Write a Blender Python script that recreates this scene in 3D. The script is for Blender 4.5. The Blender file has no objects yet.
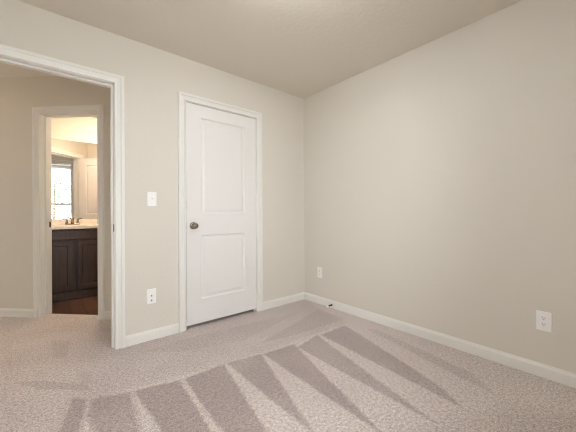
import bpy, bmesh, math, random
from mathutils import Vector, Matrix
SC = bpy.context.scene
COL = SC.collection
PI = math.pi

# ------------------------------------------------------------------ camera
FPX, YAW, Y0, ROLL = 288.27, 50.006, 212.88, -0.261
cd = bpy.data.cameras.new('camera')
cam = bpy.data.objects.new('camera', cd); COL.objects.link(cam)
cd.sensor_fit = 'HORIZONTAL'; cd.sensor_width = 36.0
cd.lens = FPX / 576 * 36.0
cd.shift_y = (Y0 - 216) / 576.0
cd.clip_start = 0.02
cam.matrix_world = (Matrix.Translation((-2.4096, -2.5671, 1.0475))
                    @ Matrix.Rotation(math.radians(YAW - 90), 4, 'Z')
                    @ Matrix.Rotation(PI / 2, 4, 'X')
                    @ Matrix.Rotation(math.radians(ROLL), 4, 'Z'))
SC.camera = cam

# ------------------------------------------------------------------ sky and exposure
SKY_STRENGTH = 6.0
w = bpy.data.worlds.new('overcast_sky'); SC.world = w
w.use_nodes = True
bg = w.node_tree.nodes['Background']
bg.inputs[0].default_value = (0.93, 0.97, 1.0, 1)
bg.inputs[1].default_value = SKY_STRENGTH
SC.view_settings.view_transform = 'Standard'
SC.view_settings.look = 'None'
SC.view_settings.gamma = 1.0
SC.view_settings.use_curve_mapping = False
SC.view_settings.exposure = 0.9
SC.cycles.filter_width = 1.1
SC.cycles.max_bounces = 14
SC.cycles.diffuse_bounces = 8
SC.cycles.transparent_max_bounces = 12
BACK_Y = -3.15
# daylight portals sit in the two window openings and only guide the sky light
def portal(x0, x1, z0, z1):
    ld = bpy.data.lights.new('window_daylight', 'AREA'); ld.shape = 'RECTANGLE'
    ld.size = x1 - x0; ld.size_y = z1 - z0
    ld.cycles.is_portal = True
    o = bpy.data.objects.new('window_daylight', ld); COL.objects.link(o)
    o.location = ((x0 + x1) / 2, BACK_Y - 0.10, (z0 + z1) / 2)
    o.rotation_euler = (PI / 2, 0, PI)      # -Z looks along +Y, into the room
    return o
WINS = [(-2.70, -1.66)]
WZ0, WZ1 = 0.62, 2.38
for a, b in WINS: portal(a, b, WZ0, WZ1)

# ------------------------------------------------------------------ materials
def srgb(r, g, b):
    f = lambda c: (c/255/12.92) if c/255 <= .04045 else ((c/255+.055)/1.055)**2.4
    return (f(r), f(g), f(b), 1)
def mat(name, col, rough=.5, metal=0, spec=.5):
    m = bpy.data.materials.new(name); m.use_nodes = True
    p = m.node_tree.nodes['Principled BSDF']
    p.inputs['Base Color'].default_value = col
    p.inputs['Roughness'].default_value = rough
    p.inputs['Metallic'].default_value = metal
    p.inputs['Specular IOR Level'].default_value = spec
    return m
def N(m, t, **kw):
    n = m.node_tree.nodes.new(t)
    for k, v in kw.items(): setattr(n, k, v)
    return n
def L(m, a, b): m.node_tree.links.new(a, b)
def bsdf(m): return m.node_tree.nodes['Principled BSDF']
def bump_noise(m, scale, strength, dist, detail=3, second=None):
    tc = N(m, 'ShaderNodeNewGeometry')
    n = N(m, 'ShaderNodeTexNoise'); n.inputs['Scale'].default_value = scale
    n.inputs['Detail'].default_value = detail
    L(m, tc.outputs['Position'], n.inputs['Vector'])
    b = N(m, 'ShaderNodeBump'); b.inputs['Strength'].default_value = strength
    b.inputs['Distance'].default_value = dist
    L(m, n.outputs['Fac'], b.inputs['Height'])
    L(m, b.outputs['Normal'], bsdf(m).inputs['Normal'])
    return n

WALL = mat('beige_wall_paint', srgb(222, 217, 208), .75, spec=.25)
bump_noise(WALL, 60, .25, .004)
CEIL = mat('beige_textured_ceiling', srgb(222, 215, 204), .9, spec=.1)
bump_noise(CEIL, 38, .45, .006, 4)
TRIM = mat('white_trim_paint', srgb(234, 233, 229), .35)
DOOR = mat('white_door_paint', srgb(234, 232, 231), .4)
PLATE = mat('white_plastic', srgb(249, 249, 249), .3)
SLOT = mat('dark_slot', srgb(40, 38, 36), .6)
NICKEL = mat('satin_nickel', srgb(140, 131, 120), .2, 1)
CHROME = mat('chrome', srgb(158, 150, 142), .12, 1)
BRONZE = mat('worn_nickel_plate', srgb(95, 80, 62), .4, .9)
HINGE = mat('painted_hinge', srgb(232, 230, 226), .4)
RUBBER = mat('white_rubber', srgb(248, 247, 245), .5)
DARKM = mat('dark_spring_steel', srgb(60, 54, 48), .35, .8)
ESP = mat('espresso_wood', srgb(66, 46, 38), .4)
def wood_grain():
    m = ESP
    g = N(m, 'ShaderNodeTexCoord'); mp = N(m, 'ShaderNodeMapping')
    mp.inputs['Scale'].default_value = (30, 30, 2.5)
    L(m, g.outputs['Object'], mp.inputs['Vector'])
    n = N(m, 'ShaderNodeTexNoise'); n.inputs['Scale'].default_value = 2; n.inputs['Detail'].default_value = 5
    L(m, mp.outputs[0], n.inputs['Vector'])
    r = N(m, 'ShaderNodeValToRGB')
    r.color_ramp.elements[0].position = .3; r.color_ramp.elements[0].color = srgb(54, 36, 28)
    r.color_ramp.elements[1].position = .75; r.color_ramp.elements[1].color = srgb(76, 54, 42)
    L(m, n.outputs['Fac'], r.inputs[0]); L(m, r.outputs[0], bsdf(m).inputs['Base Color'])
wood_grain()
MARBLE = mat('cultured_marble', srgb(236, 226, 214), .2)
def marble_veins():
    m = MARBLE
    g = N(m, 'ShaderNodeNewGeometry')
    n = N(m, 'ShaderNodeTexNoise'); n.inputs['Scale'].default_value = 9; n.inputs['Detail'].default_value = 6
    L(m, g.outputs['Position'], n.inputs['Vector'])
    r = N(m, 'ShaderNodeValToRGB')
    r.color_ramp.elements[0].position = .35; r.color_ramp.elements[0].color = srgb(222, 208, 194)
    r.color_ramp.elements[1].position = .65; r.color_ramp.elements[1].color = srgb(242, 234, 224)
    L(m, n.outputs['Fac'], r.inputs[0]); L(m, r.outputs[0], bsdf(m).inputs['Base Color'])
marble_veins()
MIRROR = mat('mirror_glass', (.93, .93, .93, 1), .01, 1)
def plank_mat():
    m = mat('dark_wood_planks', srgb(96, 58, 38), .35)
    g = N(m, 'ShaderNodeNewGeometry'); mp = N(m, 'ShaderNodeMapping')
    mp.inputs['Rotation'].default_value = (0, 0, math.radians(90))
    L(m, g.outputs['Position'], mp.inputs['Vector'])
    b = N(m, 'ShaderNodeTexBrick'); b.offset = .37
    b.inputs['Scale'].default_value = 1.0
    b.inputs['Brick Width'].default_value = .9; b.inputs['Row Height'].default_value = .13
    b.inputs['Mortar Size'].default_value = .004
    b.inputs['Color1'].default_value = srgb(108, 76, 58); b.inputs['Color2'].default_value = srgb(74, 51, 40)
    b.inputs['Mortar'].default_value = srgb(30, 20, 15)
    L(m, mp.outputs[0], b.inputs['Vector'])
    n = N(m, 'ShaderNodeTexNoise'); n.inputs['Scale'].default_value = 6; n.inputs['Detail'].default_value = 5
    mp2 = N(m, 'ShaderNodeMapping'); mp2.inputs['Scale'].default_value = (8, 1, 1)
    L(m, g.outputs['Position'], mp2.inputs['Vector']); L(m, mp2.outputs[0], n.inputs['Vector'])
    mx = N(m, 'ShaderNodeMix', data_type='RGBA', blend_type='MULTIPLY'); mx.inputs[0].default_value = .55
    L(m, b.outputs['Color'], mx.inputs[6]); L(m, n.outputs['Color'], mx.inputs[7])
    L(m, b.outputs['Color'], mx.inputs[6])
    gm = N(m, 'ShaderNodeRGBToBW'); L(m, n.outputs['Color'], gm.inputs[0])
    ad = N(m, 'ShaderNodeMath', operation='MULTIPLY_ADD'); ad.inputs[1].default_value = 1.2; ad.inputs[2].default_value = .4
    L(m, gm.outputs[0], ad.inputs[0]); L(m, ad.outputs[0], mx.inputs[7])
    L(m, mx.outputs[2], bsdf(m).inputs['Base Color'])
    return m
PLANK = plank_mat()
def glass_mat():
    m = bpy.data.materials.new('window_glass'); m.use_nodes = True
    nt = m.node_tree; nt.nodes.remove(nt.nodes['Principled BSDF'])
    t = nt.nodes.new('ShaderNodeBsdfTransparent'); g = nt.nodes.new('ShaderNodeBsdfGlossy')
    g.inputs['Roughness'].default_value = .02
    f = nt.nodes.new('ShaderNodeFresnel'); f.inputs[0].default_value = 1.25
    mx = nt.nodes.new('ShaderNodeMixShader')
    L(m, f.outputs[0], mx.inputs[0]); L(m, t.outputs[0], mx.inputs[1]); L(m, g.outputs[0], mx.inputs[2])
    L(m, mx.outputs[0], nt.nodes['Material Output'].inputs[0])
    return m
GLASS = glass_mat()
def shade_mat():
    m = bpy.data.materials.new('white_shade_cloth'); m.use_nodes = True
    nt = m.node_tree; nt.nodes.remove(nt.nodes['Principled BSDF'])
    d = nt.nodes.new('ShaderNodeBsdfDiffuse'); d.inputs[0].default_value = (.85, .87, .9, 1)
    t = nt.nodes.new('ShaderNodeBsdfTranslucent'); t.inputs[0].default_value = (.93, .95, .98, 1)
    mx = nt.nodes.new('ShaderNodeMixShader'); mx.inputs[0].default_value = .72
    L(m, d.outputs[0], mx.inputs[1]); L(m, t.outputs[0], mx.inputs[2])
    L(m, mx.outputs[0], nt.nodes['Material Output'].inputs[0])
    return m
SHADE = shade_mat()
LEAF = mat('green_leaves', srgb(50, 92, 40), .6)
BARK = mat('brown_bark', srgb(92, 76, 60), .9)
BOUNCE_GROUND = mat('pale_bounce_ground', srgb(214, 210, 204), .9)
def lamp_mat(name, col, e):
    m = mat(name, (.9, .88, .84, 1), .4)
    bsdf(m).inputs['Emission Color'].default_value = col
    bsdf(m).inputs['Emission Strength'].default_value = e
    return m
OPAL_BATH = lamp_mat('lit_opal_glass_warm', (1, .79, .58, 1), 44)
OPAL_HALL = lamp_mat('lit_opal_glass_amber', (1, .62, .34, 1), 4)
OPAL_ROOM = lamp_mat('lit_opal_glass', (.93, .97, 1, 1), 37)

# carpet: cut pile with grain, and the lay of the pile left by the vacuum cleaner (triangles on the floor, metres)
def carpet_mat():
    m = mat('beige_cut_pile_carpet', srgb(200, 180, 168), .95, spec=.05)
    bsdf(m).inputs['Sheen Weight'].default_value = .25
    bsdf(m).inputs['Sheen Roughness'].default_value = .6
    geo = N(m, 'ShaderNodeNewGeometry')
    def noise(scale, detail=2, rough=.5):
        n = N(m, 'ShaderNodeTexNoise'); n.inputs['Scale'].default_value = scale
        n.inputs['Detail'].default_value = detail; n.inputs['Roughness'].default_value = rough
        L(m, geo.outputs['Position'], n.inputs['Vector']); return n
    def math_(op, a, b=None, c=None, clamp=False):
        n = N(m, 'ShaderNodeMath', operation=op, use_clamp=clamp)
        for i, v in enumerate((a, b, c)):
            if v is None: continue
            if isinstance(v, (int, float)): n.inputs[i].default_value = v
            else: L(m, v, n.inputs[i])
        return n.outputs[0]
    # ragged edges
    wob = noise(26, 3, .7)
    sub = N(m, 'ShaderNodeVectorMath', operation='SUBTRACT'); L(m, wob.outputs['Color'], sub.inputs[0]); sub.inputs[1].default_value = (.5, .5, .5)
    sc = N(m, 'ShaderNodeVectorMath', operation='SCALE'); L(m, sub.outputs[0], sc.inputs[0]); sc.inputs['Scale'].default_value = .04
    pos = N(m, 'ShaderNodeVectorMath', operation='ADD'); L(m, geo.outputs['Position'], pos.inputs[0]); L(m, sc.outputs[0], pos.inputs[1])
    def poly(pts, amount, soft):
        ar = sum(pts[i][0]*pts[(i+1) % len(pts)][1] - pts[(i+1) % len(pts)][0]*pts[i][1] for i in range(len(pts)))
        if ar < 0: pts = pts[::-1]
        cur = None
        for i in range(len(pts)):
            (x0, y0), (x1, y1) = pts[i], pts[(i+1) % len(pts)]
            ln = math.hypot(x1-x0, y1-y0); nx, ny = -(y1-y0)/ln, (x1-x0)/ln
            d = N(m, 'ShaderNodeVectorMath', operation='DOT_PRODUCT'); L(m, pos.outputs[0], d.inputs[0])
            d.inputs[1].default_value = (nx, ny, 0)
            v = math_('ADD', d.outputs['Value'], -(nx*x0+ny*y0))
            cur = v if cur is None else math_('MINIMUM', cur, v)
        s = soft
        r = math_('MULTIPLY_ADD', cur, 1/(2*s), .5, clamp=True)
        return math_('MULTIPLY', r, amount)
    acc = None
    for pts, amount, soft in NAP:
        v = poly(pts, amount, soft)
        acc = v if acc is None else math_('MAXIMUM', acc, v)
    big = noise(2.2, 3); bg_ = math_('MULTIPLY_ADD', big.outputs['Fac'], .9, -.45)
    acc = math_('ADD', acc, bg_, clamp=True)
    mix = N(m, 'ShaderNodeMix', data_type='RGBA')
    mix.inputs[6].default_value = CARPET_LIGHT; mix.inputs[7].default_value = CARPET_DARK
    L(m, acc, mix.inputs[0])
    g1 = noise(145, 2, .7); g2 = noise(60, 2, .6)
    gs = math_('ADD', math_('MULTIPLY', g1.outputs['Fac'], .65), math_('MULTIPLY', g2.outputs['Fac'], .35))
    gr = N(m, 'ShaderNodeMapRange'); gr.inputs['From Min'].default_value = .34; gr.inputs['From Max'].default_value = .66
    gr.inputs['To Min'].default_value = .40; gr.inputs['To Max'].default_value = 1.48
    L(m, gs, gr.inputs['Value'])
    mul = N(m, 'ShaderNodeVectorMath', operation='SCALE'); L(m, mix.outputs[2], mul.inputs[0]); L(m, gr.outputs[0], mul.inputs['Scale'])
    L(m, mul.outputs[0], bsdf(m).inputs['Base Color'])
    b = N(m, 'ShaderNodeBump'); b.inputs['Strength'].default_value = .6; b.inputs['Distance'].default_value = .008
    L(m, gs, b.inputs['Height']); L(m, b.outputs[0], bsdf(m).inputs['Normal'])
    return m
CARPET_LIGHT = srgb(206, 194, 189); CARPET_DARK = srgb(166, 151, 147)
NAP = [
 ([(-2.268, -0.580), (-1.456, -0.754), (-0.219, -0.834), (-0.040, -0.034), (-1.492, 0.043), (-2.043, -0.025)], 0.30, 0.025),
 ([(-2.577, -0.681), (-2.400, -0.832), (-2.216, -0.613), (-1.917, -0.003), (-1.995, 0.902), (-2.781, 1.654)], 0.30, 0.030),
 ([(-1.450, -0.742), (-1.190, -0.794), (-1.443, -1.612)], 0.90, 0.010),
 ([(-1.179, -0.804), (-0.897, -0.831), (-1.197, -1.821)], 0.90, 0.010),
 ([(-0.913, -0.885), (-0.635, -0.831), (-0.932, -1.945)], 0.85, 0.010),
 ([(-0.609, -0.854), (-0.279, -0.847), (-0.595, -1.822), (-0.711, -2.001)], 0.85, 0.012),
 ([(-0.210, -1.029), (-0.142, -1.087), (-0.287, -1.884), (-0.456, -2.088)], 0.42, 0.012),
 ([(-1.745, -0.745), (-1.467, -0.745), (-1.615, -1.498), (-1.770, -1.366)], 1.00, 0.010),
 ([(-2.016, -0.676), (-1.769, -0.739), (-1.812, -1.330), (-1.982, -1.186)], 1.00, 0.010),
 ([(-2.214, -0.592), (-2.032, -0.675), (-2.070, -1.111), (-2.229, -0.976), (-2.254, -0.738)], 0.85, 0.018),
 ([(-2.300, -0.507), (-2.232, -0.588), (-2.300, -0.916), (-2.382, -0.847)], 0.90, 0.012),
 ([(-2.566, -0.102), (-2.462, -0.148), (-2.230, -0.402), (-2.205, -0.503), (-2.441, -0.301)], 0.70, 0.012),
 ([(-1.411, -1.671), (-0.684, -1.858), (-0.494, -2.185), (-0.012, -2.357), (-0.468, -2.471)], 0.50, 0.120),
 ([(-1.956, -0.099), (-1.519, -0.152), (-0.067, -0.063), (-0.149, -0.280), (-1.166, -0.529), (-1.644, -0.386)], 0.50, 0.025),
 ([(-1.115, -0.644), (-0.147, -0.371), (-0.159, -0.750), (-0.732, -0.722)], 0.60, 0.015),
 ([(-2.389, 0.543), (-2.249, 0.423), (-2.293, 0.033), (-2.381, 0.145)], 0.55, 0.020),
 ([(-2.686, 0.567), (-2.451, 0.477), (-2.499, 0.119), (-2.651, 0.165)], 0.35, 0.040),
 ([(-2.262, -0.199), (-2.178, -0.239), (-2.188, -0.438), (-2.243, -0.495)], 0.50, 0.020),
 ([(-2.492, -0.093), (-2.477, 0.049), (-2.404, -0.046), (-2.443, -0.193)], 0.45, 0.020),
 ([(-2.617, -0.225), (-2.599, -0.141), (-2.585, -0.322), (-2.606, -0.347)], 0.60, 0.020),
]
CARPET = carpet_mat()

# ------------------------------------------------------------------ mesh helpers
def meshobj(name, bm, m, parent=None, M=None, smooth=False):
    bmesh.ops.recalc_face_normals(bm, faces=bm.faces)
    me = bpy.data.meshes.new(name); bm.to_mesh(me); bm.free()
    me.materials.append(m)
    if smooth:
        for p in me.polygons: p.use_smooth = True
    o = bpy.data.objects.new(name, me); COL.objects.link(o)
    if parent: o.parent = parent
    if M is not None: o.matrix_local = M
    return o
def tag(o, label=None, cat=None, group=None, kind=None):
    if label: o['label'] = label
    if cat: o['category'] = cat
    if group: o['group'] = group
    if kind: o['kind'] = kind
    return o
def struct(o, label, cat): return tag(o, label, cat, kind='structure')
def empty(name, M, label, cat, group=None):
    o = bpy.data.objects.new(name, None); COL.objects.link(o); o.matrix_world = M
    o.empty_display_size = .1
    return tag(o, label, cat, group)
def T(x, y, z=0, rz=0): return Matrix.Translation((x, y, z)) @ Matrix.Rotation(rz, 4, 'Z')
def box(bm, x0, x1, y0, y1, z0, z1, bev=0, seg=2):
    vs = [bm.verts.new(p) for p in ((x0,y0,z0),(x1,y0,z0),(x1,y1,z0),(x0,y1,z0),(x0,y0,z1),(x1,y0,z1),(x1,y1,z1),(x0,y1,z1))]
    fs = [bm.faces.new([vs[i] for i in f]) for f in ((0,3,2,1),(4,5,6,7),(0,1,5,4),(1,2,6,5),(2,3,7,6),(3,0,4,7))]
    if bev:
        es = {e for f in fs for e in f.edges}
        bmesh.ops.bevel(bm, geom=list(es), offset=bev, segments=seg, affect='EDGES', profile=.5)
    return bm
def lathe(bm, prof, seg=24, axis='Z', org=(0,0,0)):
    """prof: (radius, height) list, turned about an axis through org."""
    rings = []
    for r, h in prof:
        ring = []
        for i in range(seg):
            a = 2*PI*i/seg; c, s = r*math.cos(a), r*math.sin(a)
            p = {'Z': (c, s, h), 'Y': (c, h, s), 'X': (h, c, s)}[axis]
            ring.append(bm.verts.new(Vector(p)+Vector(org)))
        rings.append(ring)
    for a, b in zip(rings, rings[1:]):
        for i in range(seg): bm.faces.new((a[i], a[(i+1) % seg], b[(i+1) % seg], b[i]))
    bm.faces.new(rings[0][::-1]); bm.faces.new(rings[-1])
    return bm
def tube(bm, pts, r, seg=10):
    pts = [Vector(p) for p in pts]; rings = []
    rs = r if isinstance(r, (list, tuple)) else [r]*len(pts)
    ref = Vector((0.13, .31, .94)).normalized()
    for i, p in enumerate(pts):
        t = (pts[min(i+1, len(pts)-1)] - pts[max(i-1, 0)]).normalized()
        a = t.cross(ref).normalized(); b = t.cross(a)
        rings.append([bm.verts.new(p + rs[i]*(a*math.cos(2*PI*k/seg)+b*math.sin(2*PI*k/seg))) for k in range(seg)])
    for a, b in zip(rings, rings[1:]):
        for i in range(seg): bm.faces.new((a[i], a[(i+1) % seg], b[(i+1) % seg], b[i]))
    bm.faces.new(rings[0][::-1]); bm.faces.new(rings[-1])
    return bm
def prism(bm, pts, z0, z1):
    lo = [bm.verts.new((x, y, z0)) for x, y in pts]; hi = [bm.verts.new((x, y, z1)) for x, y in pts]
    n = len(pts)
    bm.faces.new(lo[::-1]); bm.faces.new(hi)
    for i in range(n): bm.faces.new((lo[i], lo[(i+1) % n], hi[(i+1) % n], hi[i]))
    return bm
def wall_bm(x0, x1, z1, t, holes=(), z0=0):
    """slab from y=0 (face) to y=t with rectangular holes (xa, xb, za, zb)"""
    bm = bmesh.new()
    xs = sorted({x0, x1, *[h[0] for h in holes], *[h[1] for h in holes]})
    zs = sorted({z0, z1, *[h[2] for h in holes], *[h[3] for h in holes]})
    solid = {}
    for i in range(len(xs)-1):
        for k in range(len(zs)-1):
            cx, cz = (xs[i]+xs[i+1])/2, (zs[k]+zs[k+1])/2
            solid[i, k] = not any(h[0] < cx < h[1] and h[2] < cz < h[3] for h in holes)
    vc = {}
    def v(i, k, s):
        if (i, k, s) not in vc: vc[i, k, s] = bm.verts.new((xs[i], t if s else 0, zs[k]))
        return vc[i, k, s]
    for (i, k), ok in solid.items():
        if not ok: continue
        bm.faces.new((v(i,k,0), v(i+1,k,0), v(i+1,k+1,0), v(i,k+1,0)))
        bm.faces.new((v(i,k,1), v(i,k+1,1), v(i+1,k+1,1), v(i+1,k,1)))
        for (di, dk, a, b) in ((-1,0,(i,k),(i,k+1)), (1,0,(i+1,k),(i+1,k+1)), (0,-1,(i,k),(i+1,k)), (0,1,(i,k+1),(i+1,k+1))):
            if not solid.get((i+di, k+dk), False):
                bm.faces.new((v(*a,0), v(*b,0), v(*b,1), v(*a,1)))
    return bm

H = 2.44
WT = .115
M1 = Matrix.Identity(4)                                  # closet wall: local x = X, local y = into the wall
M2 = T(0, 0, 0, -PI/2)                                   # right wall: local x = -Y
M3 = T(-1.17/2, -1.17/2, 0, -PI/4)                       # angled hall wall
MB = T(0, BACK_Y, 0, PI)                                 # back wall: local x = -X

# ------------------------------------------------------------------ shell
bed_open = (-2.795, -1.993, 0, 2.066)
clo_open = (-1.463, -0.682, 0, 2.066)
struct(meshobj('wall_left', wall_bm(-4.2, 0, H, WT, [bed_open, clo_open]), WALL), 'beige painted wall with the open doorway and the closed white door', 'wall')
struct(meshobj('wall_right', wall_bm(-.9, -BACK_Y, H, WT), WALL, M=M2), 'long plain beige wall on the right with two outlets', 'wall')
struct(meshobj('wall_back', wall_bm(-.115, 3.1, H, .14, [(-b, -a, WZ0, WZ1) for a, b in WINS]), WALL, M=MB), 'beige wall with the window behind the viewer', 'wall')
struct(meshobj('wall_side', wall_bm(BACK_Y, 0, H, WT), WALL, M=T(-2.98, 0, 0, PI/2)), 'beige wall of the bedroom opposite the plain right wall', 'wall')
HU = [-4.6, -1.25]
bath_open = (-2.657, -2.010, 0, 2.072)
struct(meshobj('wall_hall', wall_bm(HU[0], HU[1], H, .12, [bath_open]), WALL, M=M3), 'angled beige hall wall with the doorway to the bathroom', 'wall')
struct(meshobj('wall_closet', wall_bm(.115, .9, H, .05), WALL, M=T(-1.60, 0, 0, PI/2)), 'side wall of the closet behind the white door', 'wall')
struct(meshobj('wall_closet_back', wall_bm(-1.55, 0, H, .05), WALL, M=T(0, .80)), 'back wall of the closet behind the white door', 'wall')
struct(meshobj('wall_bath', wall_bm(-3.4, -.9, H, .1), WALL, M=T(0, 2.43)), 'bright beige bathroom wall behind the mirror', 'wall')
struct(meshobj('wall_bath_left', wall_bm(1.76, 2.43, H, .08), WALL, M=T(-2.66, 0, 0, PI/2)), 'bathroom wall at the left end of the dark vanity', 'wall')
struct(meshobj('wall_bath_right', wall_bm(-2.43, -.85, H, .08), WALL, M=T(-.95, 0, 0, -PI/2)), 'bathroom wall far right of the dark vanity', 'wall')
# short wall the bathroom door folds against: starts on the rear of the angled wall, runs at right angles to it
struct(meshobj('wall_bath_door', wall_bm(-1.30, 0, H, .08), WALL, M=T(-1.815, .825, 0, PI/4+PI)), 'short bathroom wall behind the open bathroom door', 'wall')
struct(meshobj('wall_hall_end', wall_bm(-3.6, 0, H, .08), WALL, M=T(-4.2, 0, 0, PI/2+PI)), 'beige end wall of the hall', 'wall')

bm = prism(bmesh.new(), [(-4.3, -3.45), (.15, -3.45), (.15, .82), (-1.835, .82), (-4.3, 3.285)], -.06, 0)
struct(meshobj('floor', bm, CARPET), 'beige cut pile carpet with vacuum stripes', 'carpet')
bm = prism(bmesh.new(), [(-1.835, .82), (-.85, .82), (-.85, 2.5), (-3.515, 2.5)], -.06, -.008)
struct(meshobj('floor_bath', bm, PLANK), 'dark brown wood plank floor of the bathroom', 'floor')
bm = prism(bmesh.new(), [(-4.3, -3.45), (.15, -3.45), (.15, 3.3), (-4.3, 3.3)], H, H+.08)
struct(meshobj('ceiling', bm, CEIL), 'beige lightly textured ceiling', 'ceiling')

# baseboards
def baseboard(name, x0, x1, M, label, miter0=0, miter1=0):
    prof = [(0, 0), (-.013, 0), (-.013, .060), (-.0115, .068), (-.007, .074), (-.006, .080), (-.004, .083), (0, .083)]
    bm = bmesh.new()
    a = [bm.verts.new((x0 - miter0*y, y, z)) for y, z in prof]
    b = [bm.verts.new((x1 + miter1*y, y, z)) for y, z in prof]
    n = len(prof)
    for i in range(n): bm.faces.new((a[i], a[(i+1) % n], b[(i+1) % n], b[i]))
    bm.faces.new(a[::-1]); bm.faces.new(b)
    return struct(meshobj(name, bm, TRIM, M=M), label, 'baseboard')
baseboard('baseboard_left', -1.9355, -1.5215, M1, 'white baseboard between the open doorway and the white door')
baseboard('baseboard_left_corner', -.6235, 0, M1, 'short white baseboard between the white door and the corner', miter1=1)
baseboard('baseboard_left_end', -2.98, -2.8535, M1, 'white baseboard left of the open doorway')
baseboard('baseboard_right', 0, -BACK_Y, M2, 'long white baseboard along the plain right wall', miter0=-1)
baseboard('baseboard_back', 0, 2.98, MB, 'white baseboard below the windows')
baseboard('baseboard_side', BACK_Y, 0, T(-2.98, 0, 0, PI/2), 'white baseboard along the wall opposite the plain right wall')
baseboard('baseboard_hall', HU[0], -2.7155, M3, 'white hall baseboard left of the bathroom doorway')
baseboard('baseboard_hall_right', -1.9515, -1.45, M3, 'short white hall baseboard right of the bathroom doorway')

# casings and jambs
CPROF = [(o*1.128, p) for o, p in [(0, 0), (0, -.010), (.003, -.0125), (.009, -.0125), (.0105, -.0085), (.014, -.008), (.030, -.0115), (.036, -.0135), (.0375, -.0175), (.040, -.019), (.052, -.0195), (.0565, -.018), (.0585, -.013), (.0585, 0)]]
def sweep_frame(bm, xl, xr, zt, prof):
    st = []
    for s in range(4):
        ring = []
        for o, p in prof:
            x = xl - o if s < 2 else xr + o
            z = 0 if s in (0, 3) else zt + o
            ring.append(bm.verts.new((x, p, z)))
        st.append(ring)
    n = len(prof)
    for a, b in zip(st, st[1:]):
        for i in range(n): bm.faces.new((a[i], a[(i+1) % n], b[(i+1) % n], b[i]))
    bm.faces.new(st[0][::-1]); bm.faces.new(st[-1])
def door_frame(name, xo0, xo1, zo, depth, M, label, stop=(.037, .072), both=True):
    """casing + jamb lining + stop round a rough opening xo0..xo1, head zo"""
    bm = bmesh.new()
    j = .014
    xl, xr, zt = xo0 + j, xo1 - j, zo - j                       # jamb faces
    e = .004
    sweep_frame(bm, xl - e, xr + e, zt + e, CPROF)
    if both: sweep_frame(bm, xl - e, xr + e, zt + e, [(o, depth - p) for o, p in CPROF])
    sweep_frame(bm, xl, xr, zt, [(0, 0), (j-.0005, 0), (j-.0005, depth), (0, depth)])
    s = .014
    sweep_frame(bm, xl + s, xr - s, zt - s, [(0, stop[0]), (s, stop[0]), (s, stop[1]), (0, stop[1])])
    return struct(meshobj(name, bm, TRIM, M=M), label, 'door frame'), xl, xr, zt
t1, bxl, bxr, bzt = door_frame('trim_1', *bed_open[:2], bed_open[3], WT, M1, 'white casing and jamb of the open bedroom doorway')
t2, cxl, cxr, czt = door_frame('trim_2', *clo_open[:2], clo_open[3], WT, M1, 'white casing around the closed white door')
t3, hxl, hxr, hzt = door_frame('trim_3', *bath_open[:2], bath_open[3], .12, M3, 'white casing and jamb of the bathroom doorway', stop=(.048, .083))
def strike(parent, x, y, z, sx):
    bm = bmesh.new(); box(bm, x, x + sx*.0025, y - .014, y + .014, z - .029, z + .029, .0008, 1)
    box(bm, x + sx*.002, x + sx*.0034, y - .008, y + .008, z - .014, z + .014)
    return meshobj('strike_plate', bm, BRONZE, parent)
strike(t1, bxr, .016, .937, -1)
strike(t3, hxl, .100, .937, 1)

# ------------------------------------------------------------------ doors
def panel_rings(bm, x0, x1, z0, z1, y, s):
    rings = []
    for ins, dep in ((0, 0), (.003, .004), (.010, .0085), (.016, .0095), (.022, .0085), (.040, .003), (.044, .0025)):
        rings.append([bm.verts.new((xx, y + s*dep, zz)) for xx, zz in ((x0+ins, z0+ins), (x1-ins, z0+ins), (x1-ins, z1-ins), (x0+ins, z1-ins))])
    for a, b in zip(rings, rings[1:]):
        for i in range(4): bm.faces.new((a[i], a[(i+1) % 4], b[(i+1) % 4], b[i]))
    bm.faces.new(rings[-1])
def door_slab_bm(w_, z0, z1, t, st, panels):
    bm = bmesh.new()
    xs = [0, st, w_-st, w_]; zs = [z0] + [v for p in panels for v in p] + [z1]
    for y, s in ((0, 1), (t, -1)):
        for i in range(3):
            for k in range(len(zs)-1):
                if i == 1 and k % 2 == 1: panel_rings(bm, xs[1], xs[2], zs[k], zs[k+1], y, s)
                else: bm.faces.new([bm.verts.new((xx, y, zz)) for xx, zz in ((xs[i], zs[k]), (xs[i+1], zs[k]), (xs[i+1], zs[k+1]), (xs[i], zs[k+1]))])
    for a, b in (((0, z0), (w_, z0)), ((0, z1), (w_, z1)), ((0, z0), (0, z1)), ((w_, z0), (w_, z1))):
        bm.faces.new([bm.verts.new(p) for p in ((a[0], 0, a[1]), (b[0], 0, b[1]), (b[0], t, b[1]), (a[0], t, a[1]))])
    bmesh.ops.remove_doubles(bm, verts=bm.verts, dist=1e-5)
    return bm
PAN = [(.253, .845), (1.042, 1.933)]
def knob(parent, x, y, z, s):
    """knob on the face y, sticking out towards s*y"""
    k = meshobj('door_knob', lathe(bmesh.new(), [(.012, 0), (.011, s*.022), (.013, s*.028), (.022, s*.034), (.0265, s*.044), (.0275, s*.052), (.026, s*.060), (.020, s*.066), (.010, s*.069), (.002, s*.0695)], 28, 'Y', (x, y, z)), NICKEL, parent, smooth=True)
    meshobj('rosette', lathe(bmesh.new(), [(.033, 0), (.033, s*.003), (.030, s*.007), (.022, s*.010), (.014, s*.011)], 32, 'Y', (x, y, z)), NICKEL, k, smooth=True)
def hinge(parent, x, y, z):
    bm = bmesh.new()
    for i in range(5):
        a = -.043 + i*.0174
        lathe(bm, [(.0055, a), (.0055, a+.0164)], 12, 'Z', (x, y, z))
    lathe(bm, [(.0035, .043), (.005, .046), (.003, .049)], 12, 'Z', (x, y, z))
    lathe(bm, [(.003, -.048), (.0045, -.045), (.0035, -.043)], 12, 'Z', (x, y, z))
    h = meshobj('hinge', bm, HINGE, parent)
    return h
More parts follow.
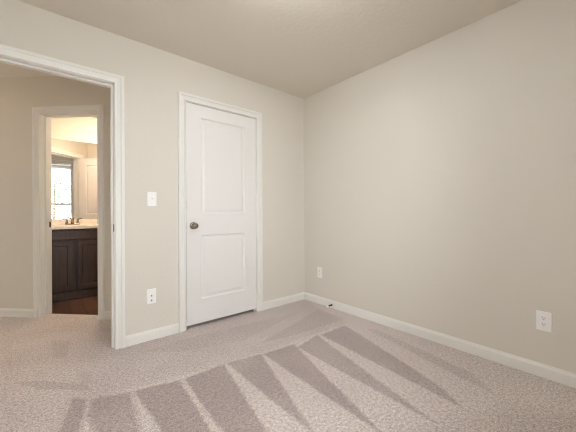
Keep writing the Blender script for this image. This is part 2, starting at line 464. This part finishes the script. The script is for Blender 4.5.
# closet door, shut, hinged on the right
gap = .0035
dw = (cxr - gap) - (cxl + gap)
d1 = struct(meshobj('door_1', door_slab_bm(dw, .033, czt - .006, .034, .138, PAN), DOOR, M=T(cxl + gap, .001)), 'closed white two panel interior door with satin knob', 'door')
knob(d1, .062, 0, .935, -1)
for z in (.30, 1.05, 1.76): hinge(d1, dw + gap/2, -.0055, z)
bm = bmesh.new(); box(bm, -.0032, .0006, .004, .030, .905, .963); meshobj('latch_plate', bm, BRONZE, d1)
# bedroom door, swung back against the side wall, outside the view
dw2 = (bxr - gap) - (bxl + gap)
d2 = struct(meshobj('door_2', door_slab_bm(dw2, .018, bzt - .005, .034, .14, PAN), DOOR, M=T(bxl + gap + .001, -.020, 0, -math.radians(93))), 'white two panel bedroom door standing open', 'door')
knob(d2, dw2-.062, 0, .935, -1); knob(d2, dw2-.062, .034, .935, 1)
for z in (.30, 1.05, 1.76): hinge(d2, -.006, -.004, z)
# bathroom door, hinged on the right jamb on the bathroom side, open
dw3 = (hxr - gap) - (hxl + gap)
hp = M3 @ Vector((hxr - .004, .128, 0))
d3 = struct(meshobj('door_3', door_slab_bm(dw3, .014, hzt - .005, .034, .125, PAN), DOOR, M=T(hp.x, hp.y, 0, math.radians(40.5))), 'white two panel bathroom door standing open, seen in the mirror', 'door')
knob(d3, dw3-.062, 0, .935, -1); knob(d3, dw3-.062, .034, .935, 1)
for z in (.30, 1.05, 1.76): hinge(d3, -.006, .036, z)

# ------------------------------------------------------------------ wall plates
def plate(name, M, label, cat, group=None, wd=.072, ht=.119):
    o = meshobj(name, box(bmesh.new(), -wd/2, wd/2, -.0065, -.0005, -ht/2, ht/2, .0025, 2), PLATE, M=M)
    return tag(o, label, cat, group)
def screw(parent, z, y=-.0065):
    s = meshobj('screw', lathe(bmesh.new(), [(.0035, 0), (.0033, -.0008), (.002, -.0012)], 14, 'Y', (0, y, z)), PLATE, parent)
def outlet(name, M, label):
    o = plate(name, M, label, 'outlet', wd=.074, ht=.122)
    for dz in (.0195, -.0195):
        bm = bmesh.new()
        pts = [(.0172*math.cos(a), .0172*math.sin(a)) for a in [2*PI*i/28 for i in range(28)]]
        pts = [(x, max(-.0135, min(.0135, z))) for x, z in pts]
        lo = [bm.verts.new((x, -.006, z+dz)) for x, z in pts]; hi = [bm.verts.new((x*.96, -.0085, z*.96+dz)) for x, z in pts]
        n = len(pts); bm.faces.new(hi); bm.faces.new(lo[::-1])
        for i in range(n): bm.faces.new((lo[i], lo[(i+1) % n], hi[(i+1) % n], hi[i]))
        r = meshobj('receptacle', bm, PLATE, o)
        for x, hh in ((-.0064, .0042), (.0064, .0034)):
            meshobj('slot', box(bmesh.new(), x-.0013, x+.0013, -.0089, -.0082, dz+.0035-hh, dz+.0035+hh), SLOT, r)
        meshobj('ground_hole', lathe(bmesh.new(), [(.0027, -.0082), (.0027, -.0089)], 12, 'Y', (0, 0, dz-.0078)), SLOT, r)
    screw(o, 0)
    return o
outlet('wall_outlet', M2 @ T(2.2085, 0, .356), 'white outlet near the right edge of the long right wall')
outlet('wall_outlet', M2 @ T(.2625, 0, .36), 'white outlet on the right wall close to the corner')
sw = plate('light_switch', T(-1.736, 0, 1.168), 'white toggle light switch plate between the doorway and the white door', 'light switch')
meshobj('switch_collar', box(bmesh.new(), -.0055, .0055, -.0072, -.006, -.012, .012, .0004, 1), PLATE, sw)
bm = bmesh.new(); box(bm, -.004, .004, -.006, 0, -.0055, .0055, .0012, 2)
tg = meshobj('toggle', bm, PLATE, sw, M=Matrix.Translation((0, -.011, .004)) @ Matrix.Rotation(math.radians(-28), 4, 'X') @ Matrix.Scale(2.2, 4, (0, 1, 0)))
screw(sw, .030); screw(sw, -.030)
jp = plate('jack_plate', T(-1.743, 0, .3605), 'white wall plate with two small jacks low beside the white door', 'wall plate', wd=.073, ht=.122)
for dz in (.006, -.033):
    c = meshobj('jack', lathe(bmesh.new(), [(.0062, -.006), (.0062, -.009), (.0045, -.0095), (.0045, -.015), (.0035, -.0155)], 14, 'Y', (0, 0, dz)), NICKEL, jp)
    meshobj('jack_hole', lathe(bmesh.new(), [(.0028, -.0153), (.0028, -.0159)], 10, 'Y', (0, 0, dz)), SLOT, c)
screw(jp, .047); screw(jp, -.05)

# spring door stop screwed into the right baseboard
ds = empty('door_stop', M2 @ T(.450, -.013, .036), 'small spring door stop with white tip on the right baseboard', 'door stop')
meshobj('base', lathe(bmesh.new(), [(.011, 0), (.011, -.004), (.008, -.008), (.005, -.010)], 16, 'Y'), DARKM, ds)
pts = []
for i in range(150):
    a = i/150*2*PI*11; y = -.008 - i/150*.052
    pts.append((.0062*math.cos(a), y, .0062*math.sin(a) - .004*(i/150)**2))
meshobj('spring', tube(bmesh.new(), pts, .0016, 6), DARKM, ds, smooth=True)
meshobj('rubber_tip', lathe(bmesh.new(), [(.009, -.056), (.0115, -.060), (.0115, -.076), (.008, -.080)], 16, 'Y', (0, 0, -.004)), RUBBER, ds)

# ------------------------------------------------------------------ bathroom
VX0, VX1, VY = -2.60, -1.68, 1.875
va = empty('vanity_cabinet', T((VX0+VX1)/2, 2.15), 'dark brown bathroom vanity with two panel doors under the pale top', 'cabinet')
def vpart(name, bm, m, parent=va):
    o = meshobj(name, bm, m)
    o.parent = parent; o.matrix_parent_inverse = Matrix.Identity(4)
    inv = va.matrix_world.inverted()
    o.data.transform(inv)
    return o
bm = bmesh.new()                                             # open-topped carcass: front, back, two ends, bottom
box(bm, VX0+.018, VX1-.018, VY+.03, VY+.05, 0, .862); box(bm, VX0, VX1, 2.41, 2.425, 0, .862)
box(bm, VX0, VX0+.018, VY, 2.41, 0, .862); box(bm, VX1-.018, VX1, VY, 2.41, 0, .862)
box(bm, VX0+.018, VX1-.018, VY+.05, 2.41, .09, .108)
vpart('body', bm, ESP)
bm = bmesh.new(); box(bm, VX0, VX1, VY-.018, VY+.001, -.006, .085, .003); box(bm, VX0, VX1, VY-.024, VY-.01, -.006, .018, .004)
vpart('base_trim', bm, ESP)
def shaker(x0, x1, z0, z1, y, rail=.055, t=.019):
    bm = bmesh.new()
    rings = []
    for ins, dep in ((0, t), (0, .002), (.002, 0), (rail-.006, 0), (rail, .006), (rail+.002, .009)):
        rings.append([bm.verts.new((xx, y+dep, zz)) for xx, zz in ((x0+ins, z0+ins), (x1-ins, z0+ins), (x1-ins, z1-ins), (x0+ins, z1-ins))])
    for a, b in zip(rings, rings[1:]):
        for i in range(4): bm.faces.new((a[i], a[(i+1) % 4], b[(i+1) % 4], b[i]))
    bm.faces.new(rings[-1]); bm.faces.new(rings[0][::-1])
    return bm
mid = -2.137
vpart('false_drawer_front', shaker(VX0+.02, VX1-.02, .728, .848, VY-.0192, .006), ESP)
vpart('cabinet_door', shaker(VX0+.02, mid-.022, .115, .706, VY-.0192), ESP)
vpart('cabinet_door', shaker(mid+.022, VX1-.02, .115, .706, VY-.0192), ESP)

vt = tag(meshobj('countertop', (lambda bm: bm)(bmesh.new()), MARBLE), 'pale speckled vanity top with backsplash on the dark cabinet', 'countertop')
def top_bm():
    bm = bmesh.new()
    x0, x1, y0, y1, zt, zb = VX0-.01, VX1+.01, 1.838, 2.428, .899, .863
    cx, cy, rx, ry = mid, 2.10, .21, .155
    n = 40
    ang = [2*PI*i/n for i in range(n)]
    outer = []
    for a in ang:                                             # ray from the basin centre to the slab edge
        c, s = math.cos(a), math.sin(a)
        k = min(((x1-cx)/c if c > 1e-9 else 9), ((x0-cx)/c if c < -1e-9 else 9), ((y1-cy)/s if s > 1e-9 else 9), ((y0-cy)/s if s < -1e-9 else 9))
        outer.append((cx+k*c, cy+k*s))
    for cxn, cyn in ((x0, y0), (x1, y0), (x1, y1), (x0, y1)):   # pull the nearest ray onto each corner
        i = min(range(n), key=lambda q: (outer[q][0]-cxn)**2 + (outer[q][1]-cyn)**2); outer[i] = (cxn, cyn)
    R = [[bm.verts.new((x, y, zb)) for x, y in outer], [bm.verts.new((x, y, zt-.004)) for x, y in outer],
         [bm.verts.new((x+(cx-x)*.008, y+(cy-y)*.008, zt)) for x, y in outer]]
    for k, z in ((1.0, zt), (.96, zt-.012), (.88, zt-.05), (.70, zt-.095), (.40, zt-.115), (.10, zt-.12)):
        R.append([bm.verts.new((cx+rx*k*math.cos(a), cy+ry*k*math.sin(a), z)) for a in ang])
    for a, b in zip(R, R[1:]):
        for i in range(n): bm.faces.new((a[i], a[(i+1) % n], b[(i+1) % n], b[i]))
    bm.faces.new(R[-1])
    return bm
bm = top_bm(); bmesh.ops.recalc_face_normals(bm, faces=bm.faces); bm.to_mesh(vt.data); bm.free()
bm = bmesh.new(); box(bm, VX0-.01, VX1+.01, 2.410, 2.4295, .898, .974, .003); meshobj('backsplash', bm, MARBLE, vt)

FX, FY, FZ = mid, 2.33, .8995
fa = empty('faucet', T(FX, FY, FZ), 'chrome two handle bathroom faucet on the pale vanity top', 'faucet')
bm = bmesh.new(); box(bm, -.082, .082, -.026, .026, 0, .018, .008, 3); meshobj('base', bm, CHROME, fa, smooth=True)
sp = [(0, 0, .016), (0, 0, .05), (0, -.012, .078), (0, -.04, .094), (0, -.075, .094), (0, -.105, .082), (0, -.115, .068)]
meshobj('spout', tube(bmesh.new(), sp, [.018, .015, .0135, .0125, .012, .0115, .011], 16), CHROME, fa, smooth=True)
for sx in (-1, 1):
    h = meshobj('handle', lathe(bmesh.new(), [(.019, .016), (.017, .03), (.012, .045), (.0105, .06), (.014, .072), (.012, .08), (.003, .083)], 18, 'Z', (sx*.06, 0, 0)), CHROME, fa, smooth=True)
    meshobj('lever', tube(bmesh.new(), [(sx*.06, 0, .072), (sx*.085, -.004, .079), (sx*.112, -.006, .084)], [.007, .006, .005], 10), CHROME, h, smooth=True)

bm = bmesh.new(); box(bm, VX0-.005, VX1-.02, 2.424, 2.4295, .976, 2.062)
mi = tag(meshobj('wall_mirror', bm, MIRROR), 'large frameless bathroom mirror above the dark vanity', 'mirror')
for x in (-2.45, -1.82):
    for z, s in ((2.062, 1), (.979, -1)):
        if s > 0: meshobj('mirror_clip', box(bmesh.new(), x-.008, x+.008, 2.4195, 2.4295, z-.010, z+.006, .001, 1), CHROME, mi)

# bathroom ceiling lamp: over the floor in front of the vanity
def ceiling_lamp(x, y, m, label):
    lf = empty('ceiling_lamp', T(x, y, H), label, 'ceiling lamp')
    meshobj('base', lathe(bmesh.new(), [(.165, 0), (.165, -.040), (.160, -.044), (.150, -.044), (.150, -.021)], 36, 'Z'), CHROME, lf)
    meshobj('dome', lathe(bmesh.new(), [(.14, -.0225), (.138, -.035), (.12, -.065), (.085, -.088), (.04, -.099), (.005, -.101)], 36, 'Z'), m, lf, smooth=True)
ceiling_lamp(-1.80, 1.86, OPAL_BATH, 'lit warm opal dome ceiling lamp in the bathroom')
ceiling_lamp(-3.40, 1.10, OPAL_HALL, 'lit amber opal dome ceiling lamp in the hall')
ceiling_lamp(-1.36, -1.39, OPAL_ROOM, 'lit opal dome ceiling lamp in the middle of the bedroom')

# ------------------------------------------------------------------ windows, shades and what is outside
for i, (a, b) in enumerate(WINS):
    y1, y0 = BACK_Y - .04, BACK_Y - .12
    bm = bmesh.new(); f = .035
    box(bm, a, a+f, y0, y1, WZ0, WZ1); box(bm, b-f, b, y0, y1, WZ0, WZ1)
    box(bm, a+f, b-f, y0, y1, WZ1-f, WZ1); box(bm, a+f, b-f, y0, y1, WZ0, WZ0+f)
    box(bm, a+f, b-f, y0+.02, y1-.01, 1.30, 1.365)
    wn = struct(meshobj('window_%d' % (i+1), bm, TRIM), 'white double hung bedroom window seen in the bathroom mirror', 'window')
    for z0, z1, y in ((WZ0+f, 1.301, y0+.03), (1.364, WZ1-f, y0+.045)):
        meshobj('pane', box(bmesh.new(), a+f, b-f, y, y+.004, z0, z1), GLASS, wn)
    meshobj('window_sill', box(bmesh.new(), a-.04, b+.04, BACK_Y-.12, BACK_Y+.03, WZ0-.022, WZ0-.0005, .004), TRIM, wn)
    sh = empty('roller_shade', T((a+b)/2, BACK_Y-.02, WZ1-.03), 'white roller shade raised to the top of the bedroom window', 'window shade')
    hw = (b-a)/2 - .012
    meshobj('roller', lathe(bmesh.new(), [(.018, -hw), (.018, hw)], 20, 'X'), SHADE, sh, smooth=True)
    meshobj('shade_cloth', box(bmesh.new(), -hw+.005, hw-.005, .015, .017, -.35, .0), SHADE, sh)
    meshobj('hem_bar', lathe(bmesh.new(), [(.008, -hw+.005), (.008, hw-.005)], 12, 'X', (0, .016, -.355)), TRIM, sh)
bm = bmesh.new(); box(bm, -30, 30, -40, BACK_Y-.16, -3.1, -3.0)  # unseen pale ground, added to bounce daylight onto ceiling and upper walls
struct(meshobj('ground', bm, BOUNCE_GROUND), 'unseen pale yard below the bedroom window, added to bounce daylight up into the room', 'yard')
random.seed(7)
def tree(x, y, h, r, n, label):
    o = empty('leafy_tree', T(x, y, -3.0), label, 'tree')
    bm = bmesh.new(); tube(bm, [(0, 0, 0), (.03, .02, h*.3), (-.04, 0, h*.6), (0, .03, h*.9)], [.09, .07, .05, .02], 10)
    for k in range(7):
        a = random.random()*6.28; z = h*(.3+.08*k)
        tube(bm, [(0, 0, z), (r*.35*math.cos(a), r*.35*math.sin(a), z+.25), (r*.7*math.cos(a), r*.7*math.sin(a), z+.45)], [.03, .02, .008], 6)
    meshobj('trunk', bm, BARK, o)
    bm = bmesh.new()
    for k in range(n):
        while True:
            p = Vector((random.uniform(-1, 1), random.uniform(-1, 1), random.uniform(-1, 1)))
            if .3 < p.length < 1: break
        c = Vector((p.x*r, p.y*r, h*.64 + p.z*h*.4))
        q = Matrix.Rotation(random.random()*6.28, 3, 'Z') @ Matrix.Rotation(random.uniform(-1, 1), 3, 'X')
        s = random.uniform(.05, .09)
        vs = [bm.verts.new(c + q @ Vector(v)*s) for v in ((-1, 0, 0), (-.3, -.45, .08), (.5, -.4, .08), (1.1, 0, -.1), (.5, .4, .08), (-.3, .45, .08))]
        bm.faces.new(vs)
    meshobj('foliage', bm, LEAF, o)
tree(-2.10, -9.5, 6.4, 1.5, 1500, 'young leafy tree outside the bedroom window, seen in the mirror')
